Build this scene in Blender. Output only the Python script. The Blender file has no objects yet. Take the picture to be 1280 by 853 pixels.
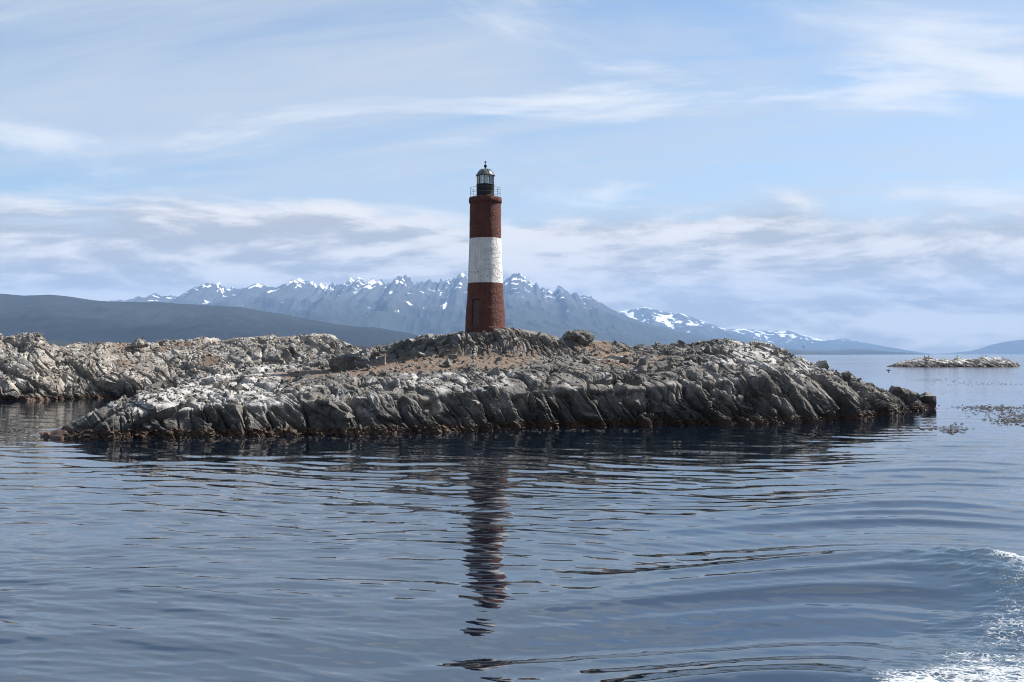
import bpy, bmesh, math, random
import numpy as np
from mathutils import Vector, Matrix, Euler

R = math.radians
random.seed(7)
rng = np.random.default_rng(7)
scene = bpy.context.scene
COL = scene.collection

# ---------------------------------------------------------------- camera
CAM_H = 4.4            # eye height on the boat deck, metres above the sea
FPX = 1372.0           # focal length in pixels of a 1280 px wide picture
HORIZON = 443.0        # row of the horizon in that picture
cam_d = bpy.data.cameras.new('camera')
cam = bpy.data.objects.new('camera', cam_d)
COL.objects.link(cam)
cam_d.sensor_width = 36.0
cam_d.lens = 36.0 * FPX / 1280.0
cam_d.clip_start = 0.2
cam_d.clip_end = 90000.0
cam.location = (0, 0, CAM_H)
cam.rotation_euler = (R(90) + math.atan((HORIZON - 426.5) / FPX), 0, 0)
scene.camera = cam

# ---------------------------------------------------------------- light
SUN_AZ = R(67)         # clockwise from the view direction (+Y)
SUN_EL = R(43)
sun_dir = Vector((math.sin(SUN_AZ) * math.cos(SUN_EL), math.cos(SUN_AZ) * math.cos(SUN_EL), math.sin(SUN_EL)))
sun_d = bpy.data.lights.new('sun', 'SUN')
sun_d.energy = 5.0
sun_d.angle = R(0.5)
sun_d.color = (1.0, 0.95, 0.88)
sun = bpy.data.objects.new('sun', sun_d)
COL.objects.link(sun)
sun.rotation_euler = (-sun_dir).to_track_quat('-Z', 'Y').to_euler()
sun.location = (60, 40, 80)

scene.view_settings.view_transform = 'Standard'
scene.view_settings.look = 'None'
scene.view_settings.gamma = 1.0
scene.view_settings.exposure = 0.98
scene.view_settings.use_curve_mapping = False
scene.cycles.use_denoising = True
scene.cycles.filter_width = 1.05
scene.cycles.max_bounces = 6
scene.cycles.diffuse_bounces = 2
scene.cycles.glossy_bounces = 3
scene.cycles.transmission_bounces = 4
scene.cycles.transparent_max_bounces = 6
scene.cycles.volume_bounces = 0
scene.cycles.caustics_reflective = False
scene.cycles.caustics_refractive = False


# ---------------------------------------------------------------- node helper
class NT:
    def __init__(self, tree):
        self.t = tree
        tree.nodes.clear()

    def n(self, typ, ins=None, **props):
        nd = self.t.nodes.new(typ)
        for k, v in props.items():
            setattr(nd, k, v)
        for k, v in (ins or {}).items():
            self.put(nd.inputs[k], v)
        return nd

    def put(self, sock, v):
        if isinstance(v, bpy.types.NodeSocket):
            self.t.links.new(v, sock)
        elif isinstance(v, bpy.types.Node):
            self.t.links.new(v.outputs[0], sock)
        elif isinstance(v, (tuple, list)) and sock.type == 'RGBA' and len(v) == 3:
            sock.default_value = (*v, 1.0)
        else:
            sock.default_value = v

    def m(self, op, a, b=0.0, c=0.0, clamp=False):
        nd = self.t.nodes.new('ShaderNodeMath')
        nd.operation = op
        nd.use_clamp = clamp
        for i, v in enumerate((a, b, c)):
            self.put(nd.inputs[i], v)
        return nd.outputs[0]

    def vm(self, op, a, b=(0, 0, 0)):
        nd = self.t.nodes.new('ShaderNodeVectorMath')
        nd.operation = op
        self.put(nd.inputs[0], a)
        self.put(nd.inputs[1], b)
        return nd.outputs[0]

    def mix(self, f, a, b, blend='MIX'):
        nd = self.t.nodes.new('ShaderNodeMix')
        nd.data_type = 'RGBA'
        nd.blend_type = blend
        self.put(nd.inputs[0], f)
        self.put(nd.inputs[6], a)
        self.put(nd.inputs[7], b)
        return nd.outputs[2]

    def step(self, x, a, b, lo=0.0, hi=1.0):
        nd = self.t.nodes.new('ShaderNodeMapRange')
        nd.interpolation_type = 'SMOOTHSTEP'
        nd.clamp = True
        for i, v in enumerate((x, a, b, lo, hi)):
            self.put(nd.inputs[i], v)
        return nd.outputs[0]

    def noise(self, vec, scale, detail=4.0, rough=0.55, dist=0.0, lac=2.0, col=False):
        nd = self.t.nodes.new('ShaderNodeTexNoise')
        self.put(nd.inputs['Vector'], vec)
        self.put(nd.inputs['Scale'], scale)
        self.put(nd.inputs['Detail'], detail)
        self.put(nd.inputs['Roughness'], rough)
        self.put(nd.inputs['Lacunarity'], lac)
        self.put(nd.inputs['Distortion'], dist)
        return nd.outputs[1 if col else 0]

    def xyz(self, x, y, z):
        nd = self.t.nodes.new('ShaderNodeCombineXYZ')
        for i, v in enumerate((x, y, z)):
            self.put(nd.inputs[i], v)
        return nd.outputs[0]

    def sep(self, v):
        nd = self.t.nodes.new('ShaderNodeSeparateXYZ')
        self.put(nd.inputs[0], v)
        return nd.outputs


# ---------------------------------------------------------------- sky
world = bpy.data.worlds.new('World')
scene.world = world
world.use_nodes = True
w = NT(world.node_tree)
SKY_STRENGTH = 0.074
sky = w.n('ShaderNodeTexSky', sky_type='NISHITA', sun_disc=False)
sky.sun_elevation = SUN_EL
sky.sun_rotation = SUN_AZ
sky.altitude = 0.0
sky.air_density = 1.0
sky.dust_density = 0.3
sky.ozone_density = 1.6
tc = w.n('ShaderNodeTexCoord')
D_ = w.vm('NORMALIZE', tc.outputs['Generated'])
dx, dy, dz = w.sep(D_)
el = w.m('MAXIMUM', dz, 0.0)
# thin high veil of cirrus, seen as a flat sheet far overhead
inv = w.m('DIVIDE', 1.0, w.m('ADD', el, 0.10))
px_ = w.m('MULTIPLY', dx, inv)
py_ = w.m('MULTIPLY', dy, inv)
pc = w.xyz(w.m('ADD', w.m('MULTIPLY', px_, 0.9), w.m('MULTIPLY', py_, 0.25)), w.m('ADD', w.m('MULTIPLY', py_, 1.5), w.m('MULTIPLY', px_, 0.35)), 2.3)
veil = w.noise(pc, 0.75, 7.0, 0.56, 0.55)
streak = w.noise(w.vm('MULTIPLY', pc, (0.8, 2.2, 1.0)), 1.6, 7.0, 0.6, 0.9)
cirrus = w.step(w.m('ADD', w.m('MULTIPLY', veil, 0.72), w.m('MULTIPLY', streak, 0.28)), 0.34, 0.66)
# brighter torn sheets of altocumulus
alto = w.noise(w.xyz(w.m('ADD', px_, 7.2), w.m('MULTIPLY', py_, 1.6), 32.5), 0.8, 10.0, 0.62, 0.7)
alto = w.step(alto, 0.50, 0.68)
# low bank of stratocumulus along the horizon
band = w.xyz(w.m('MULTIPLY', w.m('ARCTAN2', dx, dy), 3.0), w.m('MULTIPLY', el, 12.0), 0.4)
bank_n = w.noise(band, 1.7, 9.0, 0.62, 0.3)
bank_s = w.noise(w.vm('ADD', band, (0.05, 0.16, 0.0)), 1.7, 9.0, 0.62, 0.3)
edge = w.noise(w.xyz(w.m('ARCTAN2', dx, dy), 0.0, 3.7), 2.6, 2.0, 0.5)
top = w.m('ADD', 0.075, w.m('MULTIPLY', edge, 0.115))
bank_h = w.m('SUBTRACT', w.m('ADD', top, w.m('MULTIPLY', w.m('SUBTRACT', bank_n, 0.5), 0.10)), el)
bank = w.step(bank_h, -0.004, 0.022)
lit = w.step(w.m('SUBTRACT', bank_n, bank_s), -0.09, 0.10)
# colours as radiance
cirrus_c = (0.37, 0.385, 0.40)
alto_c = (0.53, 0.53, 0.525)
bank_lo = (0.29, 0.275, 0.25)
bank_hi = (0.60, 0.55, 0.485)
skyc = w.vm('SCALE', sky.outputs[0])
skyc.node.inputs['Scale'].default_value = SKY_STRENGTH
thin = w.m('MINIMUM', 1.0, w.m('DIVIDE', 0.30, w.m('ADD', el, 0.04)))   # the veil is thinner seen straight up than slantwise
c1 = w.mix(w.m('MULTIPLY', cirrus, w.m('MULTIPLY', thin, 0.74)), skyc, cirrus_c)
c2 = w.mix(w.m('MULTIPLY', alto, w.m('MULTIPLY', thin, 0.78)), c1, alto_c)
bank_c = w.mix(lit, bank_lo, bank_hi)
c3 = w.mix(w.m('MULTIPLY', bank, 0.93), c2, bank_c)
bg = w.n('ShaderNodeBackground', {'Color': c3, 'Strength': 1.0})
w.n('ShaderNodeOutputWorld', {'Surface': bg})


# ---------------------------------------------------------------- numpy noise
def _h(ix, iy, iz, seed):
    with np.errstate(over='ignore'):
        h = (ix.astype(np.int64).astype(np.uint32) * np.uint32(0x9E3779B1)
             ^ iy.astype(np.int64).astype(np.uint32) * np.uint32(0x85EBCA77)
             ^ iz.astype(np.int64).astype(np.uint32) * np.uint32(0xC2B2AE3D)
             ^ np.uint32((seed * 0x27D4EB2F) & 0xFFFFFFFF))
        h ^= h >> np.uint32(15)
        h *= np.uint32(0x2C1B3C6D)
        h ^= h >> np.uint32(12)
        h *= np.uint32(0x297A2D39)
        h ^= h >> np.uint32(15)
    return h


def rnd3(ix, iy, iz, seed):
    return _h(ix, iy, iz, seed).astype(np.float64) * (1.0 / 4294967296.0)


def vnoise(p, seed=0):
    """value noise in -1..1, p is (..., 3)"""
    i = np.floor(p)
    f = p - i
    f = f * f * f * (f * (f * 6 - 15) + 10)
    x, y, z = i[..., 0], i[..., 1], i[..., 2]
    out = 0
    for a in (0, 1):
        wx = f[..., 0] if a else 1 - f[..., 0]
        for b in (0, 1):
            wy = f[..., 1] if b else 1 - f[..., 1]
            for c in (0, 1):
                wz = f[..., 2] if c else 1 - f[..., 2]
                out = out + rnd3(x + a, y + b, z + c, seed) * wx * wy * wz
    return out * 2 - 1


def fbm(p, octaves=4, gain=0.5, seed=0, lac=2.03):
    s, a, t = 0, 1.0, 0
    for o in range(octaves):
        s = s + a * vnoise(p, seed + o * 17)
        t += a
        a *= gain
        p = p * lac + 3.1
    return s / t


def ridged(p, octaves=4, gain=0.5, seed=0, lac=2.07):
    s, a, t = 0, 1.0, 0
    for o in range(octaves):
        s = s + a * (1 - np.abs(vnoise(p, seed + o * 13)))
        t += a
        a *= gain
        p = p * lac + 5.7
    return s / t


def cells(p, seed=0):
    """jittered cells: returns offset to the nearest seed, F2-F1 and three random numbers of that cell"""
    b = np.floor(p - 0.5)
    n = p.shape[:-1]
    best = np.full(n, 1e9)
    sec = np.full(n, 1e9)
    off = np.zeros(p.shape)
    cid = np.zeros(n, dtype=np.uint32)
    for a in (0, 1):
        for c in (0, 1):
            for e in (0, 1):
                q = b + np.array([a, c, e], float)
                h = _h(q[..., 0], q[..., 1], q[..., 2], seed)
                j = np.stack([(h & np.uint32(1023)) / 1023.0, ((h >> np.uint32(10)) & np.uint32(1023)) / 1023.0, ((h >> np.uint32(20)) & np.uint32(1023)) / 1023.0], -1)
                d = p - (q + 0.12 + 0.76 * j)
                r = (d * d).sum(-1)
                m = r < best
                sec = np.where(m, best, np.minimum(sec, r))
                best = np.where(m, r, best)
                off[m] = d[m]
                cid[m] = h[m]
    i = cid.astype(np.int64)
    z = np.zeros_like(i)
    return off, np.sqrt(sec) - np.sqrt(best), [rnd3(i & 0xFFFF, i >> 16, z, seed + 101 + k) for k in range(4)]


def sstep(x, a, b):
    t = np.clip((x - a) / (b - a), 0, 1)
    return t * t * (3 - 2 * t)


# ---------------------------------------------------------------- scene helpers
def tag(o, label=None, cat=None, group=None, kind=None):
    if label: o['label'] = label
    if cat: o['category'] = cat
    if group: o['group'] = group
    if kind: o['kind'] = kind
    return o


def link(name, me, mat=None, parent=None):
    o = bpy.data.objects.new(name, me)
    COL.objects.link(o)
    if mat is not None:
        me.materials.clear()
        me.materials.append(mat)
    if parent is not None:
        o.parent = parent
    return o


def empty(name, loc=(0, 0, 0), rz=0.0):
    o = bpy.data.objects.new(name, None)
    COL.objects.link(o)
    o.location = loc
    o.rotation_euler = (0, 0, rz)
    return o


def mesh_np(name, V, F, smooth=False):
    me = bpy.data.meshes.new(name)
    V = np.ascontiguousarray(V, dtype=np.float32).reshape(-1, 3)
    F = np.ascontiguousarray(F, dtype=np.int32)
    k = F.shape[1]
    me.vertices.add(len(V))
    me.vertices.foreach_set('co', V.ravel())
    me.loops.add(F.size)
    me.loops.foreach_set('vertex_index', F.ravel())
    me.polygons.add(len(F))
    me.polygons.foreach_set('loop_start', np.arange(0, F.size, k, dtype=np.int32))
    me.polygons.foreach_set('loop_total', np.full(len(F), k, dtype=np.int32))
    me.polygons.foreach_set('use_smooth', np.full(len(F), smooth, dtype=bool))
    me.update(calc_edges=True)
    me.validate()
    return me


def grid_faces(nu, nv):
    i = np.arange(nu - 1)[:, None] * nv + np.arange(nv - 1)[None, :]
    return np.stack([i, i + nv, i + nv + 1, i + 1], -1).reshape(-1, 4)


def attr(me, name, vals):
    a = me.attributes.new(name, 'FLOAT', 'POINT')
    a.data.foreach_set('value', np.ascontiguousarray(vals, dtype=np.float32).ravel())


def grid_normals(V):
    du = np.gradient(V, axis=0)
    dv = np.gradient(V, axis=1)
    n = np.cross(du, dv)
    n /= np.maximum(np.linalg.norm(n, axis=-1, keepdims=True), 1e-9)
    return n


def blur(a, r):
    """separable box blur on the first two axes"""
    for ax in (0, 1):
        pad = [(0, 0)] * a.ndim
        pad[ax] = (r + 1, r)
        c = np.cumsum(np.pad(a, pad, mode='edge'), axis=ax)
        n = a.shape[ax]
        hi = np.take(c, np.arange(2 * r + 1, 2 * r + 1 + n), axis=ax)
        lo = np.take(c, np.arange(0, n), axis=ax)
        a = (hi - lo) / (2 * r + 1)
    return a


def at(px, py, D):
    """world point at distance D that stands at this place of the photograph"""
    return np.stack(np.broadcast_arrays((px - 640.0) / FPX * D, D, CAM_H + (HORIZON - py) / FPX * D), -1)


def sea_d(py):
    return CAM_H * FPX / (py - HORIZON)


# ---------------------------------------------------------------- materials
def material(name):
    m = bpy.data.materials.new(name)
    m.use_nodes = True
    return m, NT(m.node_tree)


def out(t, bsdf):
    t.n('ShaderNodeOutputMaterial', {'Surface': bsdf})


def rock_material(name, dark, light, white, guano=0.5, tide=0.9, weed=0.35, soil=None, scale=1.0):
    m, t = material(name)
    g = t.n('ShaderNodeNewGeometry')
    P = g.outputs['Position']
    nz = t.sep(g.outputs['Normal'])[2]
    z = t.sep(P)[2]
    Pw = t.vm('ADD', P, t.vm('SCALE', t.vm('SUBTRACT', t.noise(P, 1.1 * scale, 3, col=True), (0.5, 0.5, 0.5))))
    Pw.node.inputs[0].links[0].from_node  # warped position
    n1 = t.noise(P, 0.55 * scale, 5, 0.6)
    n2 = t.noise(t.vm('MULTIPLY', P, (2.2, 1.0, 0.8)), 2.3 * scale, 6, 0.62)
    n3 = t.noise(P, 9.0 * scale, 5, 0.6)
    f = t.m('ADD', t.m('MULTIPLY', n1, 0.62), t.m('ADD', t.m('MULTIPLY', n2, 0.36), t.m('MULTIPLY', n3, 0.12)))
    base = t.mix(t.step(f, 0.36, 0.76), dark, light)
    # warm lichen stains
    lich = t.step(t.noise(P, 1.7 * scale, 5, 0.65), 0.55, 0.72)
    base = t.mix(t.m('MULTIPLY', lich, 0.5), base, (0.23, 0.175, 0.12))
    # droppings on ledges and running down
    gn = t.noise(t.vm('MULTIPLY', P, (1.0, 1.0, 0.45)), 0.8 * scale, 6, 0.65)
    stn = t.n('ShaderNodeAttribute', attribute_name='stain').outputs['Fac']
    gn = t.m('ADD', gn, t.m('MULTIPLY', stn, 0.16))
    gm = t.m('MULTIPLY', t.step(gn, 0.60 - 0.2 * guano, 0.78 - 0.2 * guano), t.step(nz, -0.25, 0.6))
    gm = t.m('MULTIPLY', gm, t.step(z, 0.7, 1.6))
    base = t.mix(t.m('MULTIPLY', gm, 0.85), base, white)
    if soil is not None:
        a = t.n('ShaderNodeAttribute', attribute_name='soil')
        sm = t.step(t.m('ADD', a.outputs['Fac'], t.m('MULTIPLY', t.m('SUBTRACT', n2, 0.5), 0.9)), 0.42, 0.62)
        sm = t.m('MULTIPLY', sm, t.step(nz, 0.35, 0.7))
        base = t.mix(sm, base, t.mix(n3, (soil[0] * 0.75, soil[1] * 0.72, soil[2] * 0.7), soil))
    # splash zone blackened by lichen, weed at the waterline
    zz = t.m('ADD', z, t.m('ADD', t.m('MULTIPLY', t.m('SUBTRACT', n1, 0.5), 1.8), t.m('MULTIPLY', t.step(nz, 0.1, 0.9), 0.7)))
    tm = t.step(zz, tide * 0.45, tide * 1.6, 1.0, 0.0)
    base = t.mix(t.m('MULTIPLY', tm, t.step(n2, 0.25, 0.6, 0.45, 0.95)), base, t.mix(n3, (0.018, 0.017, 0.016), (0.07, 0.068, 0.062)))
    zw = t.m('ADD', z, t.m('MULTIPLY', t.m('SUBTRACT', n2, 0.5), 0.7))
    wm = t.step(zw, weed * 0.6, weed * 1.2, 1.0, 0.0)
    base = t.mix(t.m('MULTIPLY', wm, 0.85), base, t.mix(n2, (0.016, 0.011, 0.008), (0.17, 0.08, 0.042)))
    rough = t.m('SUBTRACT', 0.9, t.m('MULTIPLY', t.m('MAXIMUM', wm, 0.0), 0.45))
    n4 = t.noise(P, 28.0 * scale, 4, 0.65)
    b0 = t.n('ShaderNodeBump', {'Height': n4, 'Strength': 0.9, 'Distance': 0.03})
    b1 = t.n('ShaderNodeBump', {'Height': n3, 'Strength': 0.8, 'Distance': 0.08, 'Normal': b0.outputs[0]})
    b2 = t.n('ShaderNodeBump', {'Height': n2, 'Strength': 0.6, 'Distance': 0.12, 'Normal': b1.outputs[0]})
    out(t, t.n('ShaderNodeBsdfPrincipled', {'Base Color': base, 'Roughness': rough, 'Normal': b2.outputs[0], 'Specular IOR Level': 0.3}))
    return m


ROCK = rock_material('island_rock', (0.055, 0.054, 0.05), (0.25, 0.23, 0.205), (0.48, 0.465, 0.44), 0.42, 1.15, 0.46, soil=(0.20, 0.148, 0.112))
ROCK_PALE = rock_material('pale_shore_rock', (0.10, 0.09, 0.078), (0.35, 0.315, 0.27), (0.54, 0.51, 0.465), 0.6, 1.0, 0.35, soil=(0.18, 0.135, 0.10))
ROCK_FAR = rock_material('islet_rock', (0.09, 0.085, 0.075), (0.34, 0.30, 0.24), (0.78, 0.76, 0.73), 0.9, 0.9, 0.25, scale=0.5)


def plain(name, col, rough=0.6, metal=0.0, var=0.25, scale=6.0, bump=0.0, bscale=20.0):
    m, t = material(name)
    tcn = t.n('ShaderNodeTexCoord')
    n = t.noise(tcn.outputs['Object'], scale, 5, 0.6)
    c = t.mix(n, tuple(x * (1 - var) for x in col), tuple(min(1, x * (1 + var)) for x in col))
    ins = {'Base Color': c, 'Roughness': rough, 'Metallic': metal}
    if bump:
        hb = t.noise(tcn.outputs['Object'], bscale, 4, 0.6)
        ins['Normal'] = t.n('ShaderNodeBump', {'Height': hb, 'Strength': 0.8, 'Distance': bump}).outputs[0]
    out(t, t.n('ShaderNodeBsdfPrincipled', ins))
    return m


def painted_brick(name, col, chip, chip_amt, wear_z=None):
    m, t = material(name)
    tcn = t.n('ShaderNodeTexCoord')
    P = tcn.outputs['Object']
    x, y, z = t.sep(P)
    ang = t.m('MULTIPLY', t.m('ARCTAN2', y, x), 1.2)
    uv = t.xyz(ang, z, 0.0)
    br = t.n('ShaderNodeTexBrick', {'Vector': uv, 'Scale': 1.0, 'Mortar Size': 0.012, 'Mortar Smooth': 0.4, 'Brick Width': 0.24, 'Row Height': 0.085, 'Color1': (0.6, 0.6, 0.6), 'Color2': (1, 1, 1), 'Mortar': (0, 0, 0)})
    n = t.noise(P, 2.0, 6, 0.65)
    n2 = t.noise(P, 14.0, 4, 0.6)
    run = t.noise(t.xyz(t.m('MULTIPLY', ang, 6.0), t.m('MULTIPLY', z, 0.5), 0.0), 1.0, 5, 0.6)
    f = t.m('ADD', t.m('MULTIPLY', n, 0.5), t.m('MULTIPLY', run, 0.5))
    c = t.mix(t.step(f, 0.3, 0.7), tuple(v * 0.72 for v in col), tuple(min(1, v * 1.18) for v in col))
    chips = t.m('MULTIPLY', t.step(t.noise(P, 5.5, 5, 0.6), 0.69 - chip_amt, 0.71 - chip_amt), t.step(t.noise(P, 0.9, 2, 0.5), 0.45, 0.6))
    if wear_z:
        low = t.step(t.m('ABSOLUTE', t.m('SUBTRACT', z, wear_z)), 0.1, 0.55, 1.0, 0.0)
        chips = t.m('MAXIMUM', t.m('MULTIPLY', chips, 0.4), t.m('MULTIPLY', low, t.step(t.noise(t.vm('ADD', P, (3.1, 0.7, 1.9)), 6.5, 4, 0.6), 0.60, 0.63)))
    c = t.mix(chips, c, chip)
    n6 = t.noise(P, 6.5, 3, 0.6)
    hgt = t.m('ADD', t.m('MULTIPLY', br.outputs['Color'], 0.4), t.m('ADD', n2, t.m('MULTIPLY', n6, 2.2)))
    bp = t.n('ShaderNodeBump', {'Height': hgt, 'Strength': 1.0, 'Distance': 0.055})
    out(t, t.n('ShaderNodeBsdfPrincipled', {'Base Color': c, 'Roughness': 0.8, 'Normal': bp.outputs[0], 'Specular IOR Level': 0.3}))
    return m


RED = painted_brick('weathered_red_paint', (0.118, 0.039, 0.028), (0.06, 0.03, 0.025), 0.04)
WHITE = painted_brick('weathered_white_paint', (0.80, 0.79, 0.77), (0.05, 0.045, 0.04), 0.05, 3.75)
RED_DARK = plain('dark_red_door_paint', (0.06, 0.02, 0.017), 0.6, bump=0.004)
BLACK = plain('black_iron_paint', (0.010, 0.010, 0.011), 0.75, bump=0.003)
IRON = plain('grey_green_dome_paint', (0.09, 0.10, 0.10), 0.4, bump=0.004)
RAIL = plain('weathered_grey_rail', (0.06, 0.065, 0.07), 0.5)
CONCRETE = plain('gallery_cement', (0.10, 0.05, 0.042), 0.85, bump=0.02)
WOOD = plain('bleached_post_wood', (0.36, 0.28, 0.22), 0.8, bump=0.01)
LENSM = plain('lens_prism', (0.42, 0.46, 0.44), 0.12)
FEATHER = plain('black_feather', (0.018, 0.018, 0.022), 0.6)
WEEDM = plain('brown_weed', (0.05, 0.031, 0.018), 0.85, var=0.6, scale=3.0)
KELPM = plain('floating_kelp', (0.05, 0.036, 0.022), 0.6, var=0.5, scale=2.0)

gm_, gt_ = material('lantern_glass')
tr = gt_.n('ShaderNodeBsdfTransparent', {'Color': (0.86, 0.92, 0.92)})
gl = gt_.n('ShaderNodeBsdfGlossy', {'Color': (1, 1, 1), 'Roughness': 0.03})
fr = gt_.n('ShaderNodeFresnel', {'IOR': 1.5})
out(gt_, gt_.n('ShaderNodeMixShader', {0: gt_.m('ADD', fr.outputs[0], 0.08), 1: tr, 2: gl}))
GLASS = gm_


def water_material():
    m, t = material('sea_water')
    g = t.n('ShaderNodeNewGeometry')
    P = g.outputs['Position']
    x, y, z = t.sep(P)
    dist = t.n('ShaderNodeVectorMath', {0: t.xyz(x, y, 0.0)}, operation='LENGTH').outputs[1]
    # ripples finer than the mesh: slopes added to the surface normal
    k = t.m('ADD', t.step(dist, 25.0, 120.0, 0.0, 0.055), t.step(dist, 200.0, 700.0, 0.0, 0.24))
    patch = t.noise(t.xyz(t.m('MULTIPLY', x, 0.35), y, 0.0), 0.022, 4, 0.55)
    k = t.m('MULTIPLY', k, t.step(patch, 0.30, 0.70, 0.35, 1.5))
    s = t.noise(t.vm('MULTIPLY', P, (0.45, 1.0, 1.0)), 1.9, 4, 0.6, 0.4, col=True)
    s2 = t.noise(t.vm('MULTIPLY', P, (0.5, 1.0, 1.0)), 7.0, 3, 0.6, col=True)
    sl = t.vm('SUBTRACT', t.vm('ADD', s, s2), (1.0, 1.0, 1.0))
    sl = t.vm('MULTIPLY', sl, (0.45, 1.0, 0.0))
    sc = t.n('ShaderNodeVectorMath', {0: sl}, operation='SCALE')
    t.put(sc.inputs['Scale'], t.m('MULTIPLY', k, 2.0))
    fine = t.n('ShaderNodeVectorMath', {0: t.vm('MULTIPLY', t.vm('SUBTRACT', s2, (0.5, 0.5, 0.5)), (0.6, 1.0, 0.0))}, operation='SCALE')
    fine.inputs['Scale'].default_value = 0.035
    nrm = t.vm('NORMALIZE', t.vm('ADD', t.vm('ADD', g.outputs['Normal'], sc.outputs[0]), fine.outputs[0]))
    rough = t.step(dist, 20.0, 300.0, 0.03, 0.10)
    fa = t.n('ShaderNodeAttribute', attribute_name='foam').outputs['Fac']
    ta = t.n('ShaderNodeAttribute', attribute_name='churn').outputs['Fac']
    body = t.mix(ta, (0.0018, 0.005, 0.0105), (0.006, 0.022, 0.028))
    wb = t.n('ShaderNodeBsdfPrincipled', {'Base Color': body, 'Roughness': rough, 'IOR': 2.8, 'Specular Tint': (0.80, 0.91, 1.0), 'Normal': nrm})
    # foam: lacy bubbles
    Pf = t.vm('ADD', P, t.vm('MULTIPLY', t.vm('SUBTRACT', t.noise(P, 2.0, 3, col=True), (0.5, 0.5, 0.5)), (0.9, 0.9, 0.9)))
    v = t.n('ShaderNodeTexVoronoi', {'Vector': t.vm('MULTIPLY', Pf, (0.8, 1.0, 0.3)), 'Scale': 8.0}, feature='DISTANCE_TO_EDGE')
    lace = t.step(v.outputs['Distance'], 0.0, 0.16, 1.0, 0.0)
    fn = t.noise(t.vm('MULTIPLY', P, (0.6, 1.0, 1.0)), 5.5, 8, 0.72, 0.8)
    pat = t.m('ADD', t.m('MULTIPLY', lace, 0.22), t.m('MULTIPLY', fn, 0.95))
    fm = t.step(t.m('ADD', pat, t.m('SUBTRACT', fa, 1.0)), 0.18, 0.42, 0.0, 0.92)
    fn2 = t.noise(P, 25.0, 4, 0.7)
    bp = t.n('ShaderNodeBump', {'Height': t.m('ADD', fn, t.m('MULTIPLY', fn2, 0.4)), 'Strength': 1.0, 'Distance': 0.06})
    fb = t.n('ShaderNodeBsdfPrincipled', {'Base Color': (0.52, 0.545, 0.56), 'Roughness': 0.7, 'Normal': bp.outputs[0]})
    out(t, t.n('ShaderNodeMixShader', {0: fm, 1: wb.outputs[0], 2: fb.outputs[0]}))
    return m


WATER = water_material()


def mountain_material(name, rock, veg, snow_amt):
    m, t = material(name)
    g = t.n('ShaderNodeNewGeometry')
    P = g.outputs['Position']
    n = t.noise(P, 0.004, 7, 0.62)
    nf = t.noise(P, 0.007, 8, 0.68)
    hgt = t.n('ShaderNodeAttribute', attribute_name='height').outputs['Fac']
    sn = t.n('ShaderNodeAttribute', attribute_name='snow').outputs['Fac']
    c = t.mix(n, tuple(v * 0.6 for v in rock), tuple(v * 1.4 for v in rock))
    vg = t.mix(nf, tuple(v * 0.4 for v in veg), tuple(v * 1.9 for v in veg))
    c = t.mix(t.step(t.m('ADD', hgt, t.m('MULTIPLY', t.m('SUBTRACT', n, 0.5), 0.5)), 0.35, 0.6), vg, c)
    if snow_amt > 0:
        s = t.step(t.m('ADD', sn, t.m('MULTIPLY', t.m('SUBTRACT', nf, 0.5), 1.2)), 0.5, 0.62)
        c = t.mix(t.m('MULTIPLY', s, snow_amt), c, (0.85, 0.87, 0.90))
    out(t, t.n('ShaderNodeBsdfPrincipled', {'Base Color': c, 'Roughness': 0.95, 'Specular IOR Level': 0.1}))
    return m


MOUNT = mountain_material('alpine_rock_and_snow', (0.062, 0.062, 0.064), (0.024, 0.028, 0.022), 1.0)
HILL = mountain_material('wooded_hillside', (0.026, 0.030, 0.031), (0.009, 0.012, 0.013), 0.0)


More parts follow.
